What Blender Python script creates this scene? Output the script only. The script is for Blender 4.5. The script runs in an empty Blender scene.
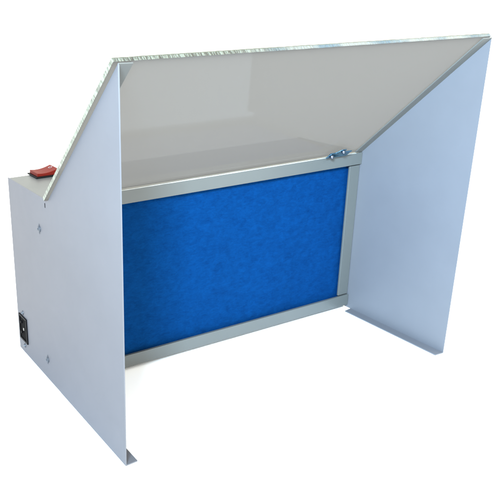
import bpy, bmesh, math, random
from mathutils import Vector, Matrix
random.seed(4)
S = bpy.context.scene
COL = S.collection

# ------------------------------------------------------------------ camera
p = [-0.24726431686137043, -0.6090690646036857, 0.3953886580723308, 0.4808347024420934,
     -0.34406252669995535, -0.023047195277380323, 699.0755280104787]
PX, PY = -135.78005064046246, -1.3345962102096338
yaw, pit, rol = p[3:6]
fw = Vector((math.sin(yaw)*math.cos(pit), math.cos(yaw)*math.cos(pit), math.sin(pit)))
r0 = fw.cross(Vector((0, 0, 1))).normalized()
u0 = r0.cross(fw)
r = r0*math.cos(rol) + u0*math.sin(rol)
u = -r0*math.sin(rol) + u0*math.cos(rol)
cam = bpy.data.objects.new('camera', bpy.data.cameras.new('camera'))
COL.objects.link(cam)
cam.matrix_world = Matrix(((r.x, u.x, -fw.x, p[0]), (r.y, u.y, -fw.y, p[1]),
                           (r.z, u.z, -fw.z, p[2]), (0, 0, 0, 1)))
cam.data.sensor_width = 36
cam.data.lens = p[6]/500*36
cam.data.shift_x = -PX/500
cam.data.shift_y = PY/500
cam.data.clip_start = .01
cam.data.clip_end = 500
S.camera = cam

# ------------------------------------------------------------------ light
S.view_settings.view_transform = 'Standard'
S.view_settings.look = 'None'
S.view_settings.exposure = 0
S.view_settings.gamma = 1
world = bpy.data.worlds.new('World')
S.world = world
world.use_nodes = True
nt = world.node_tree
bg = nt.nodes['Background']
geo = nt.nodes.new('ShaderNodeTexCoord')
sep = nt.nodes.new('ShaderNodeSeparateXYZ')
nt.links.new(geo.outputs['Generated'], sep.inputs[0])
mr = nt.nodes.new('ShaderNodeMapRange')
mr.inputs['From Min'].default_value = -1
mr.inputs['From Max'].default_value = 1
nt.links.new(sep.outputs['X'], mr.inputs['Value'])
wr = nt.nodes.new('ShaderNodeValToRGB')
wr.color_ramp.elements[0].color = (.38, .43, .54, 1)
wr.color_ramp.elements[1].color = (1.0, .97, .74, 1)
m = wr.color_ramp.elements.new(.5)
m.color = (.95, .95, .93, 1)
nt.links.new(mr.outputs[0], wr.inputs[0])
my = nt.nodes.new('ShaderNodeMapRange')          # front of the world brightened, added to whiten the ground between the wings
for k, v in (('From Min', -1), ('From Max', 1), ('To Min', 1.6), ('To Max', .7)):
    my.inputs[k].default_value = v
nt.links.new(sep.outputs['Y'], my.inputs['Value'])
ms = nt.nodes.new('ShaderNodeVectorMath')
ms.operation = 'SCALE'
nt.links.new(wr.outputs[0], ms.inputs[0])
nt.links.new(my.outputs[0], ms.inputs['Scale'])
nt.links.new(ms.outputs[0], bg.inputs['Color'])
bg.inputs['Strength'].default_value = 2.7


def lamp(name, loc, target, size, power, col, spread=180):
    l = bpy.data.lights.new(name, 'AREA')
    l.shape = 'RECTANGLE'
    l.size, l.size_y = size
    l.energy = power
    l.color = col
    l.spread = math.radians(spread)
    o = bpy.data.objects.new(name, l)
    COL.objects.link(o)
    o.location = loc
    o.rotation_euler = (Vector(target)-Vector(loc)).to_track_quat('-Z', 'Y').to_euler()


lamp('studio_softbox', (-.58, -.82, .74), (.50, -.10, .22), (.22, .18), 9.2, (.57, .80, .98), 58)


# ------------------------------------------------------------------ materials
def mat(name):
    m = bpy.data.materials.new(name)
    m.use_nodes = True
    return m, m.node_tree, m.node_tree.nodes['Principled BSDF']


def node(nt, t, **kw):
    n = nt.nodes.new(t)
    for k, v in kw.items():
        if k in n.inputs:
            n.inputs[k].default_value = v
        else:
            setattr(n, k, v)
    return n


def paint(name, col, rough=.52, var=.05, bump=.03):
    """Powder-coated sheet metal: faint mottling and a fine orange-peel."""
    m, nt, b = mat(name)
    tc = node(nt, 'ShaderNodeTexCoord')
    n1 = node(nt, 'ShaderNodeTexNoise', Scale=9.0, Detail=5.0, Roughness=.6)
    nt.links.new(tc.outputs['Object'], n1.inputs['Vector'])
    mr = node(nt, 'ShaderNodeMapRange')
    mr.inputs['From Min'].default_value = .3
    mr.inputs['From Max'].default_value = .7
    mr.inputs['To Min'].default_value = 1-var
    mr.inputs['To Max'].default_value = 1+var
    nt.links.new(n1.outputs['Fac'], mr.inputs['Value'])
    mul = node(nt, 'ShaderNodeVectorMath', operation='SCALE')
    mul.inputs[0].default_value = col
    nt.links.new(mr.outputs[0], mul.inputs['Scale'])
    nt.links.new(mul.outputs[0], b.inputs['Base Color'])
    # handling marks: patchy, slightly streaked gloss
    n3 = node(nt, 'ShaderNodeTexNoise', Scale=26.0, Detail=6.0, Roughness=.7, Distortion=1.2)
    nt.links.new(tc.outputs['Object'], n3.inputs['Vector'])
    rr = node(nt, 'ShaderNodeMapRange')
    for k, v in (('From Min', .35), ('From Max', .65), ('To Min', rough-.012), ('To Max', rough+.012)):
        rr.inputs[k].default_value = v
    nt.links.new(n3.outputs['Fac'], rr.inputs['Value'])
    nt.links.new(rr.outputs[0], b.inputs['Roughness'])
    n2 = node(nt, 'ShaderNodeTexNoise', Scale=900.0, Detail=2.0)
    nt.links.new(tc.outputs['Object'], n2.inputs['Vector'])
    bp = node(nt, 'ShaderNodeBump', Strength=bump, Distance=.0004)
    nt.links.new(n2.outputs['Fac'], bp.inputs['Height'])
    nt.links.new(bp.outputs[0], b.inputs['Normal'])
    return m


def plain(name, col, rough=.4, metal=0.0, spec=.5, coat=0.0):
    m, nt, b = mat(name)
    b.inputs['Base Color'].default_value = (*col, 1)
    b.inputs['Roughness'].default_value = rough
    b.inputs['Metallic'].default_value = metal
    b.inputs['Specular IOR Level'].default_value = spec
    b.inputs['Coat Weight'].default_value = coat
    return m


PAINT = paint('pale_blue_grey_powder_coat', (.104, .107, .121))
PAINT_FL = paint('shaded_flange_grey', (.085, .087, .082), rough=.6)  # darker grey puts the slope flanges' shade into their colour
PAINT_BOX = paint('light_grey_powder_coat', (.076, .082, .080), rough=.36)

# ground
GROUND, gnt, gb = mat('white_backdrop')
gb.inputs['Base Color'].default_value = (.97, .97, .97, 1)
gb.inputs['Roughness'].default_value = .9
gb.inputs['Specular IOR Level'].default_value = .2
n = node(gnt, 'ShaderNodeTexNoise', Scale=60.0, Detail=4.0)
bp = node(gnt, 'ShaderNodeBump', Strength=.05, Distance=.001)
gnt.links.new(n.outputs['Fac'], bp.inputs['Height'])
gnt.links.new(bp.outputs[0], gb.inputs['Normal'])

# filter fleece
FLEECE, nt, b = mat('blue_filter_fleece')
tc = node(nt, 'ShaderNodeTexCoord')
mp = node(nt, 'ShaderNodeMapping')
mp.inputs['Rotation'].default_value = (0, math.radians(25), 0)
mp.inputs['Scale'].default_value = (1, 1, 1.5)
nt.links.new(tc.outputs['Object'], mp.inputs[0])
nA = node(nt, 'ShaderNodeTexNoise', Scale=85.0, Detail=10.0, Roughness=.8, Distortion=.5)
nt.links.new(mp.outputs[0], nA.inputs['Vector'])
rp = node(nt, 'ShaderNodeValToRGB')
rp.color_ramp.elements[0].position = .33
rp.color_ramp.elements[0].color = (.0005, .0145, .064, 1)
rp.color_ramp.elements[1].position = .66
rp.color_ramp.elements[1].color = (.0014, .0345, .130, 1)
mp2 = node(nt, 'ShaderNodeMapping')
mp2.inputs['Rotation'].default_value = (0, math.radians(-58), 0)
mp2.inputs['Scale'].default_value = (1, 1, 3.5)
nt.links.new(tc.outputs['Object'], mp2.inputs[0])
nC = node(nt, 'ShaderNodeTexNoise', Scale=150.0, Detail=8.0, Roughness=.8, Distortion=.8)
nt.links.new(mp2.outputs[0], nC.inputs['Vector'])
mm = node(nt, 'ShaderNodeMix')
mm.inputs[0].default_value = .5
nt.links.new(nA.outputs['Fac'], mm.inputs[2])
nt.links.new(nC.outputs['Fac'], mm.inputs[3])
nt.links.new(mm.outputs[0], rp.inputs[0])
nt.links.new(rp.outputs[0], b.inputs['Base Color'])
b.inputs['Roughness'].default_value = .978
b.inputs['Specular IOR Level'].default_value = .02
b.inputs['Sheen Weight'].default_value = 0
b.inputs['Sheen Tint'].default_value = (.05, .35, 1, 1)
nB = node(nt, 'ShaderNodeTexNoise', Scale=420.0, Detail=6.0, Roughness=.7, Distortion=2.0)
nt.links.new(mp.outputs[0], nB.inputs['Vector'])
bp = node(nt, 'ShaderNodeBump', Strength=.3, Distance=.0008)
nt.links.new(nB.outputs['Fac'], bp.inputs['Height'])
nt.links.new(bp.outputs[0], b.inputs['Normal'])

# clear acrylic sheet; the grey backdrop seen through it is painted as milky haze
ACRYL = bpy.data.materials.new('backdrop_tinted_acrylic')
ACRYL.use_nodes = True
nt = ACRYL.node_tree
nt.nodes.clear()
out = node(nt, 'ShaderNodeOutputMaterial')
tr = node(nt, 'ShaderNodeBsdfTransparent')
tr.inputs['Color'].default_value = (.95, .95, .95, 1)
df = node(nt, 'ShaderNodeBsdfDiffuse')
df.inputs['Color'].default_value = (.190, .191, .189, 1)
tl = node(nt, 'ShaderNodeBsdfTranslucent')
tl.inputs['Color'].default_value = (.190, .191, .189, 1)
gl = node(nt, 'ShaderNodeBsdfGlossy', Roughness=.03)
m1 = node(nt, 'ShaderNodeMixShader')
m1.inputs[0].default_value = .85
m2 = node(nt, 'ShaderNodeMixShader')
m2.inputs[0].default_value = .978
m3 = node(nt, 'ShaderNodeMixShader')
fr = node(nt, 'ShaderNodeFresnel', IOR=1.13)
nt.links.new(df.outputs[0], m1.inputs[1])
nt.links.new(tl.outputs[0], m1.inputs[2])
nt.links.new(tr.outputs[0], m2.inputs[1])
nt.links.new(m1.outputs[0], m2.inputs[2])
gm = node(nt, 'ShaderNodeNewGeometry')
iv = node(nt, 'ShaderNodeMath', operation='SUBTRACT')
iv.inputs[0].default_value = 1
nt.links.new(gm.outputs['Backfacing'], iv.inputs[1])
ff = node(nt, 'ShaderNodeMath', operation='MULTIPLY')
nt.links.new(iv.outputs[0], ff.inputs[0])
nt.links.new(fr.outputs[0], ff.inputs[1])
nt.links.new(ff.outputs[0], m3.inputs[0])
nt.links.new(m2.outputs[0], m3.inputs[1])
nt.links.new(gl.outputs[0], m3.inputs[2])
nt.links.new(m3.outputs[0], out.inputs[0])

# its polished top face: clear
CLEAR = bpy.data.materials.new('clear_top_face')
CLEAR.use_nodes = True
nt = CLEAR.node_tree
nt.nodes.clear()
out = node(nt, 'ShaderNodeOutputMaterial')
tr = node(nt, 'ShaderNodeBsdfTransparent')
tr.inputs['Color'].default_value = (.97, .97, .97, 1)
gl = node(nt, 'ShaderNodeBsdfGlossy', Roughness=.03)
mx = node(nt, 'ShaderNodeMixShader')
mx.inputs[0].default_value = .04
nt.links.new(tr.outputs[0], mx.inputs[1])
nt.links.new(gl.outputs[0], mx.inputs[2])
nt.links.new(mx.outputs[0], out.inputs[0])

# sawn edge of the sheet: glassy, with saw chatter across it
def edge_mat(name, dark, light):
    m, _, _ = mat(name)
    nt, b = m.node_tree, m.node_tree.nodes['Principled BSDF']
    tc = node(nt, 'ShaderNodeTexCoord')
    mp = node(nt, 'ShaderNodeMapping')
    nt.links.new(tc.outputs['Object'], mp.inputs[0])
    dt = node(nt, 'ShaderNodeVectorMath', operation='DOT_PRODUCT')
    dt.inputs[1].default_value = (1, -.735, .678)
    nt.links.new(tc.outputs['Object'], dt.inputs[0])
    cb = node(nt, 'ShaderNodeCombineXYZ')
    nt.links.new(dt.outputs['Value'], cb.inputs[0])
    ad = node(nt, 'ShaderNodeVectorMath', operation='MULTIPLY_ADD')
    ad.inputs[1].default_value = (.16, .16, .16)
    nt.links.new(tc.outputs['Object'], ad.inputs[0])
    nt.links.new(cb.outputs[0], ad.inputs[2])
    nA = node(nt, 'ShaderNodeTexNoise', Scale=560.0, Detail=3.0, Roughness=.65)
    nt.links.new(ad.outputs[0], nA.inputs['Vector'])
    nL = node(nt, 'ShaderNodeTexNoise', Scale=26.0, Detail=2.0)
    nt.links.new(mp.outputs[0], nL.inputs['Vector'])
    rp = node(nt, 'ShaderNodeValToRGB')
    e = rp.color_ramp.elements
    e[0].position = .42
    e[0].color = (*dark, 1)
    e[1].position = .58
    e[1].color = (*light, 1)
    nt.links.new(nA.outputs['Fac'], rp.inputs[0])
    # smoother cut along middle and right; its white and blue glints are painted in
    sx = node(nt, 'ShaderNodeSeparateXYZ')
    nt.links.new(tc.outputs['Object'], sx.inputs[0])
    xr = node(nt, 'ShaderNodeValToRGB')
    xe = xr.color_ramp.elements
    xe[0].position = .10
    xe[0].color = (0, 0, 0, 1)
    xe[1].position = .20
    xe[1].color = (.88, .88, .88, 1)
    nt.links.new(sx.outputs[0], xr.inputs[0])
    sc_ = node(nt, 'ShaderNodeValToRGB')
    se = sc_.color_ramp.elements
    se[0].position = .42
    se[0].color = (.035, .075, .105, 1)
    se[1].position = .54
    se[1].color = (.15, .16, .155, 1)
    nt.links.new(nL.outputs['Fac'], sc_.inputs[0])
    mxc = node(nt, 'ShaderNodeMix', data_type='RGBA')
    nt.links.new(xr.outputs[0], mxc.inputs[0])
    nt.links.new(rp.outputs[0], mxc.inputs[6])
    nt.links.new(sc_.outputs[0], mxc.inputs[7])
    nt.links.new(mxc.outputs[2], b.inputs['Base Color'])
    b.inputs['Roughness'].default_value = .2
    b.inputs['Metallic'].default_value = .2
    b.inputs['Coat Weight'].default_value = .5
    bp = node(nt, 'ShaderNodeBump', Strength=1.0, Distance=.0025)
    nt.links.new(nA.outputs['Fac'], bp.inputs['Height'])
    nt.links.new(bp.outputs[0], b.inputs['Normal'])
    return m


EDGE = edge_mat('sawn_acrylic_edge', (.012, .015, .012), (.13, .145, .12))
SIDE = edge_mat('sawn_acrylic_side_edge', (.07, .085, .06), (.24, .275, .21))  # lighter colour for the end faces, making up for weaker light there
ARRIS = plain('olive_arris', (.05, .052, .036), .3)
CHROME = plain('polished_steel', (.20, .22, .26), .2, 1.0)
STEEL = plain('dull_zinc_screw', (.10, .115, .135), .34, .7)
BLUEM = plain('blue_reflecting_clip', (.10, .24, .36), .10, .9, .8, .2)  # blue reflection of the filter put into the base colour
BLACK = plain('black_plastic', (.0035, .0035, .004), .5, 0, .12)
DARK = plain('black_socket_inside', (.0015, .0015, .002), .7, 0, .05)
RED = plain('red_rocker_plastic', (.125, .009, .005), .5, 0, .12, 0)
WHITE = plain('white_print', (.30, .20, .19), .5)
GLINT = plain('pale_glint', (.34, .35, .33), .15, 0, .8, 1.0)  # pale colour for the painted glint along the cabinet's front bend
BRASS = plain('plated_pin', (.5, .5, .48), .25, 1.0)


# ------------------------------------------------------------------ helpers
def link(name, bm, mats, parent=None, bevel=0, seg=2, smooth=False, solid=0, offset=-1):
    me = bpy.data.meshes.new(name)
    bm.normal_update()
    bm.to_mesh(me)
    bm.free()
    for m in (mats if isinstance(mats, (list, tuple)) else [mats]):
        me.materials.append(m)
    o = bpy.data.objects.new(name, me)
    COL.objects.link(o)
    if parent:
        o.parent = parent
    if solid:
        md = o.modifiers.new('s', 'SOLIDIFY')
        md.thickness = solid
        md.offset = offset
    if bevel:
        md = o.modifiers.new('b', 'BEVEL')
        md.width = bevel
        md.segments = seg
        md.limit_method = 'ANGLE'
        md.angle_limit = math.radians(25)
        md.harden_normals = True
    if smooth or bevel:
        for f in me.polygons:
            f.use_smooth = True
    return o


def box(bm, x0, x1, y0, y1, z0, z1, mi=0):
    v = [bm.verts.new(c) for c in ((x0, y0, z0), (x1, y0, z0), (x1, y1, z0), (x0, y1, z0),
                                   (x0, y0, z1), (x1, y0, z1), (x1, y1, z1), (x0, y1, z1))]
    for f in ((0, 3, 2, 1), (4, 5, 6, 7), (0, 1, 5, 4), (1, 2, 6, 5), (2, 3, 7, 6), (3, 0, 4, 7)):
        bm.faces.new([v[i] for i in f]).material_index = mi
    return v


def prism(bm, poly, axis, a, b, mi=0):
    """extrude polygon (list of 2-tuples) along axis between a and b"""
    def co(q, t):
        return {'x': (t, q[0], q[1]), 'y': (q[0], t, q[1]), 'z': (q[0], q[1], t)}[axis]
    A = [bm.verts.new(co(q, a)) for q in poly]
    B = [bm.verts.new(co(q, b)) for q in poly]
    n = len(poly)
    fs = [bm.faces.new(A), bm.faces.new(B[::-1])]
    for i in range(n):
        fs.append(bm.faces.new((A[i], B[i], B[(i+1) % n], A[(i+1) % n])))
    for f in fs:
        f.material_index = mi
    bmesh.ops.recalc_face_normals(bm, faces=fs)
    return fs


def lathe(bm, prof, n, M):
    """prof: list (radius, height), revolved about z, then M"""
    rings = []
    for rr, h in prof:
        rings.append([bm.verts.new(M @ Vector((rr*math.cos(2*math.pi*i/n), rr*math.sin(2*math.pi*i/n), h)))
                      for i in range(n)])
    for a, b in zip(rings, rings[1:]):
        for i in range(n):
            bm.faces.new((a[i], a[(i+1) % n], b[(i+1) % n], b[i]))
    bm.faces.new(rings[0][::-1])
    bm.faces.new(rings[-1])


# ------------------------------------------------------------------ dimensions (metres)
W, D, H, Z0 = .42, .1163, .2102, .0050
P, HT, YN = .1474, .3507, .0030
T = .0011

# ------------------------------------------------------------------ ground
bm = bmesh.new()
vs = [bm.verts.new(c) for c in ((-60, -60, 0), (60, -60, 0), (60, 60, 0), (-60, 60, 0))]
bm.faces.new(vs)
g = link('ground', bm, GROUND)
g['kind'] = 'structure'

# ------------------------------------------------------------------ the booth
booth = bpy.data.objects.new('spray_booth', None)
COL.objects.link(booth)
booth['label'] = 'pale grey sheet metal extraction booth with blue filter and clear hood'
booth['category'] = 'spray booth'

# --- cabinet: top sheet with turned-down lip, back and bottom sheet
bm = bmesh.new()
x0, x1 = T+.0002, W-T-.0002
# cross-section of folded sheet in (y,z): closed outline
o_ = [(0, H-.0148), (0, H), (D-.0003, H), (D-.0003, Z0), (0.004, Z0)]
i_ = [(0.004, Z0+T), (D-.0003-T, Z0+T), (D-.0003-T, H-T), (T, H-T), (T, H-.0148)]
prism(bm, o_+i_, 'x', x0, x1)
link('cabinet', bm, PAINT_BOX, booth, bevel=.0007, seg=3)

# --- filter frame: bottom rail, two stiles (tucked behind the rails), seams between
bm = bmesh.new()
box(bm, x0, x1, .0000, .0035, Z0, .0198)                    # bottom rail
box(bm, x1-.0168, x1-.0003, .0022, .0050, .0206, H-.0162)
box(bm, x0+.0003, x0+.0168, .0022, .0050, .0206, H-.0162)
link('filter_frame', bm, PAINT_BOX, booth, bevel=.0006, seg=2)

# --- filter mat, soft and slightly bulging
bm = bmesh.new()
nx, nz = 150, 70
fx0, fx1, fz0, fz1 = x0+.006, x1-.006, .012, H-.006
from mathutils import noise
grid = []
for j in range(nz+1):
    row = []
    for i in range(nx+1):
        a, c = i/nx, j/nz
        x = fx0+(fx1-fx0)*a
        z = fz0+(fz1-fz0)*c
        bulge = .0022*(math.sin(math.pi*a)*math.sin(math.pi*c))**.5
        y = .0098-bulge-.0013*noise.noise(Vector((x*22, 1, z*22)))-.0005*noise.noise(Vector((x*120, 5, z*120)))
        row.append(bm.verts.new((x, y, z)))
    grid.append(row)
for j in range(nz):
    for i in range(nx):
        bm.faces.new((grid[j][i], grid[j][i+1], grid[j+1][i+1], grid[j+1][i]))
fm = link('filter_mat', bm, FLEECE, booth, smooth=True, solid=.014)
fm.modifiers['s'].offset = -1


# --- side panels: one folded sheet each, flanges along the slope and the foot
def side_panel(left):
    bm = bmesh.new()
    s = 1 if left else -1
    X = 0 if left else W
    out = [(-P, 0), (D, 0), (D, H), (YN, H), (-P, HT)]
    v = [bm.verts.new((X, y, z)) for y, z in out]
    face = bm.faces.new(v)
    v[1].co.z = .0007
    FL = .0128
    # foot flange (turned inward), mitred a little at the back
    a = bm.verts.new((X+s*FL, -P+.0008, 0.0))
    b = bm.verts.new((X+s*FL, -.007, 0.0))
    b0 = bm.verts.new((X, -.005, 0))
    b1 = bm.verts.new((X, -.0044, .0007))
    bm.faces.remove(face)
    v2 = [v[0], b0, b1, v[1], v[2], v[3], v[4]]
    bm.faces.new(v2)
    bm.faces.new((v[0], a, b, b0))
    # slope flange
    c = bm.verts.new((X+s*FL, YN-.001, H+.001))
    d = bm.verts.new((X+s*FL, -P+.0004, HT-.0003))
    c0 = v[3]
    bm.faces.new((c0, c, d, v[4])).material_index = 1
    bmesh.ops.recalc_face_normals(bm, faces=bm.faces)
    # outward normals: outside of the fold
    for f in bm.faces:
        if len(f.verts) > 4:
            if f.normal.x*s > 0:
                bmesh.ops.reverse_faces(bm, faces=list(bm.faces))
            break
    bmesh.ops.translate(bm, verts=bm.verts, vec=(0, 0, .0004))
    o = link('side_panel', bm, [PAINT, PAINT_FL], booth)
    md = o.modifiers.new('b', 'BEVEL')
    md.width = .0020
    md.segments = 4
    md.limit_method = 'ANGLE'
    md.angle_limit = math.radians(30)
    md = o.modifiers.new('s', 'SOLIDIFY')
    md.thickness = T
    md.offset = -1
    md.use_even_offset = True
    md = o.modifiers.new('e', 'BEVEL')
    md.width = .0002
    md.segments = 1
    md.limit_method = 'ANGLE'
    md.angle_limit = math.radians(60)
    return o


pl = side_panel(True)
pr = side_panel(False)

# screws through the left wall
for (y, z, rot) in ((.029, .1751, .3), (.0273, .0255, 1.0)):
    bm = bmesh.new()
    M = Matrix.Translation((-.0001, y, z)) @ Matrix.Rotation(-math.pi/2, 4, 'Y') @ Matrix.Rotation(rot, 4, 'Z')
    lathe(bm, [(.0033, 0), (.0032, .0007), (.0025, .0014), (.0013, .0018), (.0011, .0010), (.0004, .0009)], 20, M)
    # pointed tabs above and below the head
    for sg in (1, -1):
        q = [Vector((sg*.0026, -.0012, .0003)), Vector((sg*.0062, 0, .0002)), Vector((sg*.0026, .0012, .0003)), Vector((sg*.0026, 0, .0010))]
        M2 = Matrix.Translation((-.0001, y, z)) @ Matrix.Rotation(-math.pi/2, 4, 'Y')
        w = [bm.verts.new(M2 @ k) for k in q]
        for f in ((0, 1, 3), (1, 2, 3), (0, 3, 2)):
            bm.faces.new([w[i] for i in f])
    bmesh.ops.recalc_face_normals(bm, faces=bm.faces)
    link('screw', bm, STEEL, pl, smooth=False)

# dark bend-relief slot near the notch
bm = bmesh.new()
box(bm, -.0002, .0006, .0098, .0110, .2022, .2068)
link('relief_slot', bm, DARK, pl)

# --- power inlet in the left wall
bm = bmesh.new()
yc, zc = .0985, .0330
# flange plate with hole: ring of 4 bars
y0, y1, z0, z1 = .0862, .1100, .0168, .0490
box(bm, -.0016, .0, y0, y1, z0, z0+.0022)
box(bm, -.0016, .0, y0, y1, z1-.0022, z1)
box(bm, -.0016, .0, y0, y0+.0022, z0+.0022, z1-.0022)
box(bm, -.0016, .0, y1-.0022, y1, z0+.0022, z1-.0022)
inlet = link('power_inlet', bm, BLACK, booth, bevel=.0004)
bm = bmesh.new()
box(bm, -.0006, -.0003, y0+.001, y1-.001, z0+.001, z1-.001)
link('socket', bm, DARK, inlet)
for dy, dz in ((-.0045, .001), (.004, -.006), (.004, .007)):
    bm = bmesh.new()
    box(bm, -.0022, -.0004, yc+dy-.0010, yc+dy+.0010, zc+dz-.0016, zc+dz+.0016)
    link('pin', bm, BRASS if dy < 0 else BLACK, inlet, bevel=.0002)
for z in (.0530, .0105):
    bm = bmesh.new()
    M = Matrix.Translation((-.0001, yc, z)) @ Matrix.Rotation(-math.pi/2, 4, 'Y')
    lathe(bm, [(.0026, 0), (.0024, .0007), (.0014, .0012), (.0011, .0005), (.0003, .0005)], 16, M)
    link('screw', bm, STEEL, inlet)

# --- rocker switch on the top
bm = bmesh.new()
sx0, sx1, sy0, sy1 = .0250, .0560, .0935, .1215
box(bm, sx0, sx1, sy0, sy1, H, H+.0016)
sw = link('rocker_switch', bm, BLACK, booth, bevel=.0007, seg=3)
bm = bmesh.new()
ax0, ax1 = sx0+.0022, sx1-.0022
zt = H+.0016
prof = [(ax0, zt)]
L = ax1-ax0
NP = 14
for i in range(NP+1):
    t = i/NP
    # low end left, hollow in the middle, raised end right
    zz = .0036+.0030*t**1.5 - .0013*math.sin(math.pi*t)
    prof.append((ax0+L*(.01+.93*t), zt+zz))
prof += [(ax1, zt+.0046), (ax1, zt)]
prism(bm, prof, 'y', sy0+.0024, sy1-.0024)
rk = link('rocker', bm, RED, sw, bevel=.0004)
# white ring mark on the raised end
bm = bmesh.new()
ym = (sy0+sy1)/2+.002
cx = ax0+L*.80
N = 28
ring = []
for k in range(N):
    a = 2*math.pi*k/N
    for q in (.0021, .0014):
        x = cx+q*1.05*math.cos(a)
        t = ((x-ax0)/L-.01)/.93
        zz = .0036+.0030*t**1.5 - .0013*math.sin(math.pi*t)
        ring.append(bm.verts.new((x, ym+q*1.3*math.sin(a), zt+zz+.0003)))
for k in range(N):
    a, b_, c, d = 2*k, 2*k+1, (2*k+3) % (2*N), (2*k+2) % (2*N)
    bm.faces.new([ring[i] for i in (a, d, c, b_)])
link('circle_mark', bm, WHITE, sw, solid=.0002, offset=0)

# --- clear hood sheet
TH = .0038
dv = Vector((0, -P-YN, HT-H)).normalized()      # up the slope
nv = Vector((0, -dv.z, dv.y))
if nv.z < 0:
    nv = -nv
A0 = Vector((0, YN, H+.0004))+nv*.0008+dv*.0002
A1 = Vector((0, -P, HT+.0004))+nv*.0008+dv*.0004
bm = bmesh.new()
NS = 90
XA, XB = -.0036, W-.0014
rnd = random.Random(3)
lo_b, lo_t, hi_b, hi_t , hi_m = [], [], [], [], []
for i in range(NS+1):
    x = XA+(XB-XA)*i/NS
    j1 = dv*rnd.uniform(-.00018, .00018)
    j2 = dv*rnd.uniform(-.00018, .00018)
    hi_m.append(bm.verts.new(A1+nv*TH*.80+Vector((x, 0, 0))))
    for lst, base, j in ((lo_b, A0, j1), (lo_t, A0+nv*TH, j2), (hi_b, A1, j2), (hi_t, A1+nv*TH, j1)):
        lst.append(bm.verts.new(base+j+Vector((x, 0, 0))))
for i in range(NS):
    bm.faces.new((lo_b[i], lo_b[i+1], hi_b[i+1], hi_b[i])).material_index = 0
    bm.faces.new((hi_m[i], hi_m[i+1], hi_t[i+1], hi_t[i])).material_index = 3
    bm.faces.new((lo_t[i], hi_t[i], hi_t[i+1], lo_t[i+1])).material_index = 4
    bm.faces.new((hi_b[i], hi_b[i+1], hi_m[i+1], hi_m[i])).material_index = 1
    bm.faces.new((lo_b[i], lo_t[i], lo_t[i+1], lo_b[i+1])).material_index = 1
bm.faces.new((lo_b[0], hi_b[0], hi_m[0], hi_t[0], lo_t[0])).material_index = 2
bm.faces.new((lo_b[-1], lo_t[-1], hi_t[-1], hi_m[-1], hi_b[-1])).material_index = 2
bmesh.ops.recalc_face_normals(bm, faces=bm.faces)
link('clear_hood', bm, [ACRYL, EDGE, SIDE, ARRIS, CLEAR], booth)

# added pale bead: the glint along the cabinet's front bend, built as geometry
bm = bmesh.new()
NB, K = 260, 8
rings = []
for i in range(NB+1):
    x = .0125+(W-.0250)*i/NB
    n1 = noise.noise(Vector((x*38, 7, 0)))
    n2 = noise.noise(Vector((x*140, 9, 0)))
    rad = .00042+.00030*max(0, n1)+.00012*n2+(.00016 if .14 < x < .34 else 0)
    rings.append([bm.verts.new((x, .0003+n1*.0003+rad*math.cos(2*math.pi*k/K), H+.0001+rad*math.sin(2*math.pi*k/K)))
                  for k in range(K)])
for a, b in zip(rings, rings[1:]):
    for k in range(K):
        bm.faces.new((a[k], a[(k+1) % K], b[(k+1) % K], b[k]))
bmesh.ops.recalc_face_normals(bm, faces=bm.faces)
link('glint_bead', bm, GLINT, booth, smooth=True)

# --- small shiny clip holding the hood's lower edge
bm = bmesh.new()
cx0, cx1 = .3545, .3865
base = Vector((0, YN-.0065, H+.0010))-nv*.0012
up = dv*.0108


def slab(bm, pts, n, t):
    A = [bm.verts.new(q) for q in pts]
    B = [bm.verts.new(q+n*t) for q in pts]
    fs = [bm.faces.new(A), bm.faces.new(B[::-1])]
    k = len(pts)
    for i in range(k):
        fs.append(bm.faces.new((A[i], B[i], B[(i+1) % k], A[(i+1) % k])))
    bmesh.ops.recalc_face_normals(bm, faces=fs)


slab(bm, [base+Vector((cx0, 0, 0)), base+Vector((cx1, 0, 0)), base+Vector((cx1+.001, 0, 0))+up, base+Vector((cx0-.001, 0, 0))+up], nv, .0011)
slab(bm, [base+Vector((cx0+.006, 0, 0))+up*.95, base+Vector((cx0+.022, 0, 0))+up*.95,
          base+Vector((cx0+.019, -.0016, .001))+up*1.42, base+Vector((cx0+.012, -.0016, .001))+up*1.42], nv, .0008)
slab(bm, [base+Vector((cx0-.004, -.0008, -.0006))+up*.30, base+Vector((cx0+.001, -.0004, -.0002))+up*.15,
          base+Vector((cx0+.002, -.0003, 0))+up*.8, base+Vector((cx0-.002, -.0008, 0))+up*.7], nv, .0008)
cl = link('hood_clip', bm, BLUEM, booth, bevel=.0003)
for x, q in ((cx0+.004, .5), (cx0+.0160, 1.25)):
    bm = bmesh.new()
    M = Matrix.Translation(base+Vector((x, 0, 0))+up*q-nv*.0004) @ (-nv).to_track_quat('Z', 'Y').to_matrix().to_4x4()
    lathe(bm, [(.0025, 0), (.0025, .0010), (.0019, .0016), (.0015, .0026), (.0007, .0031), (.0002, .0032)], 16, M)
    link('screw', bm, CHROME, cl, smooth=True)
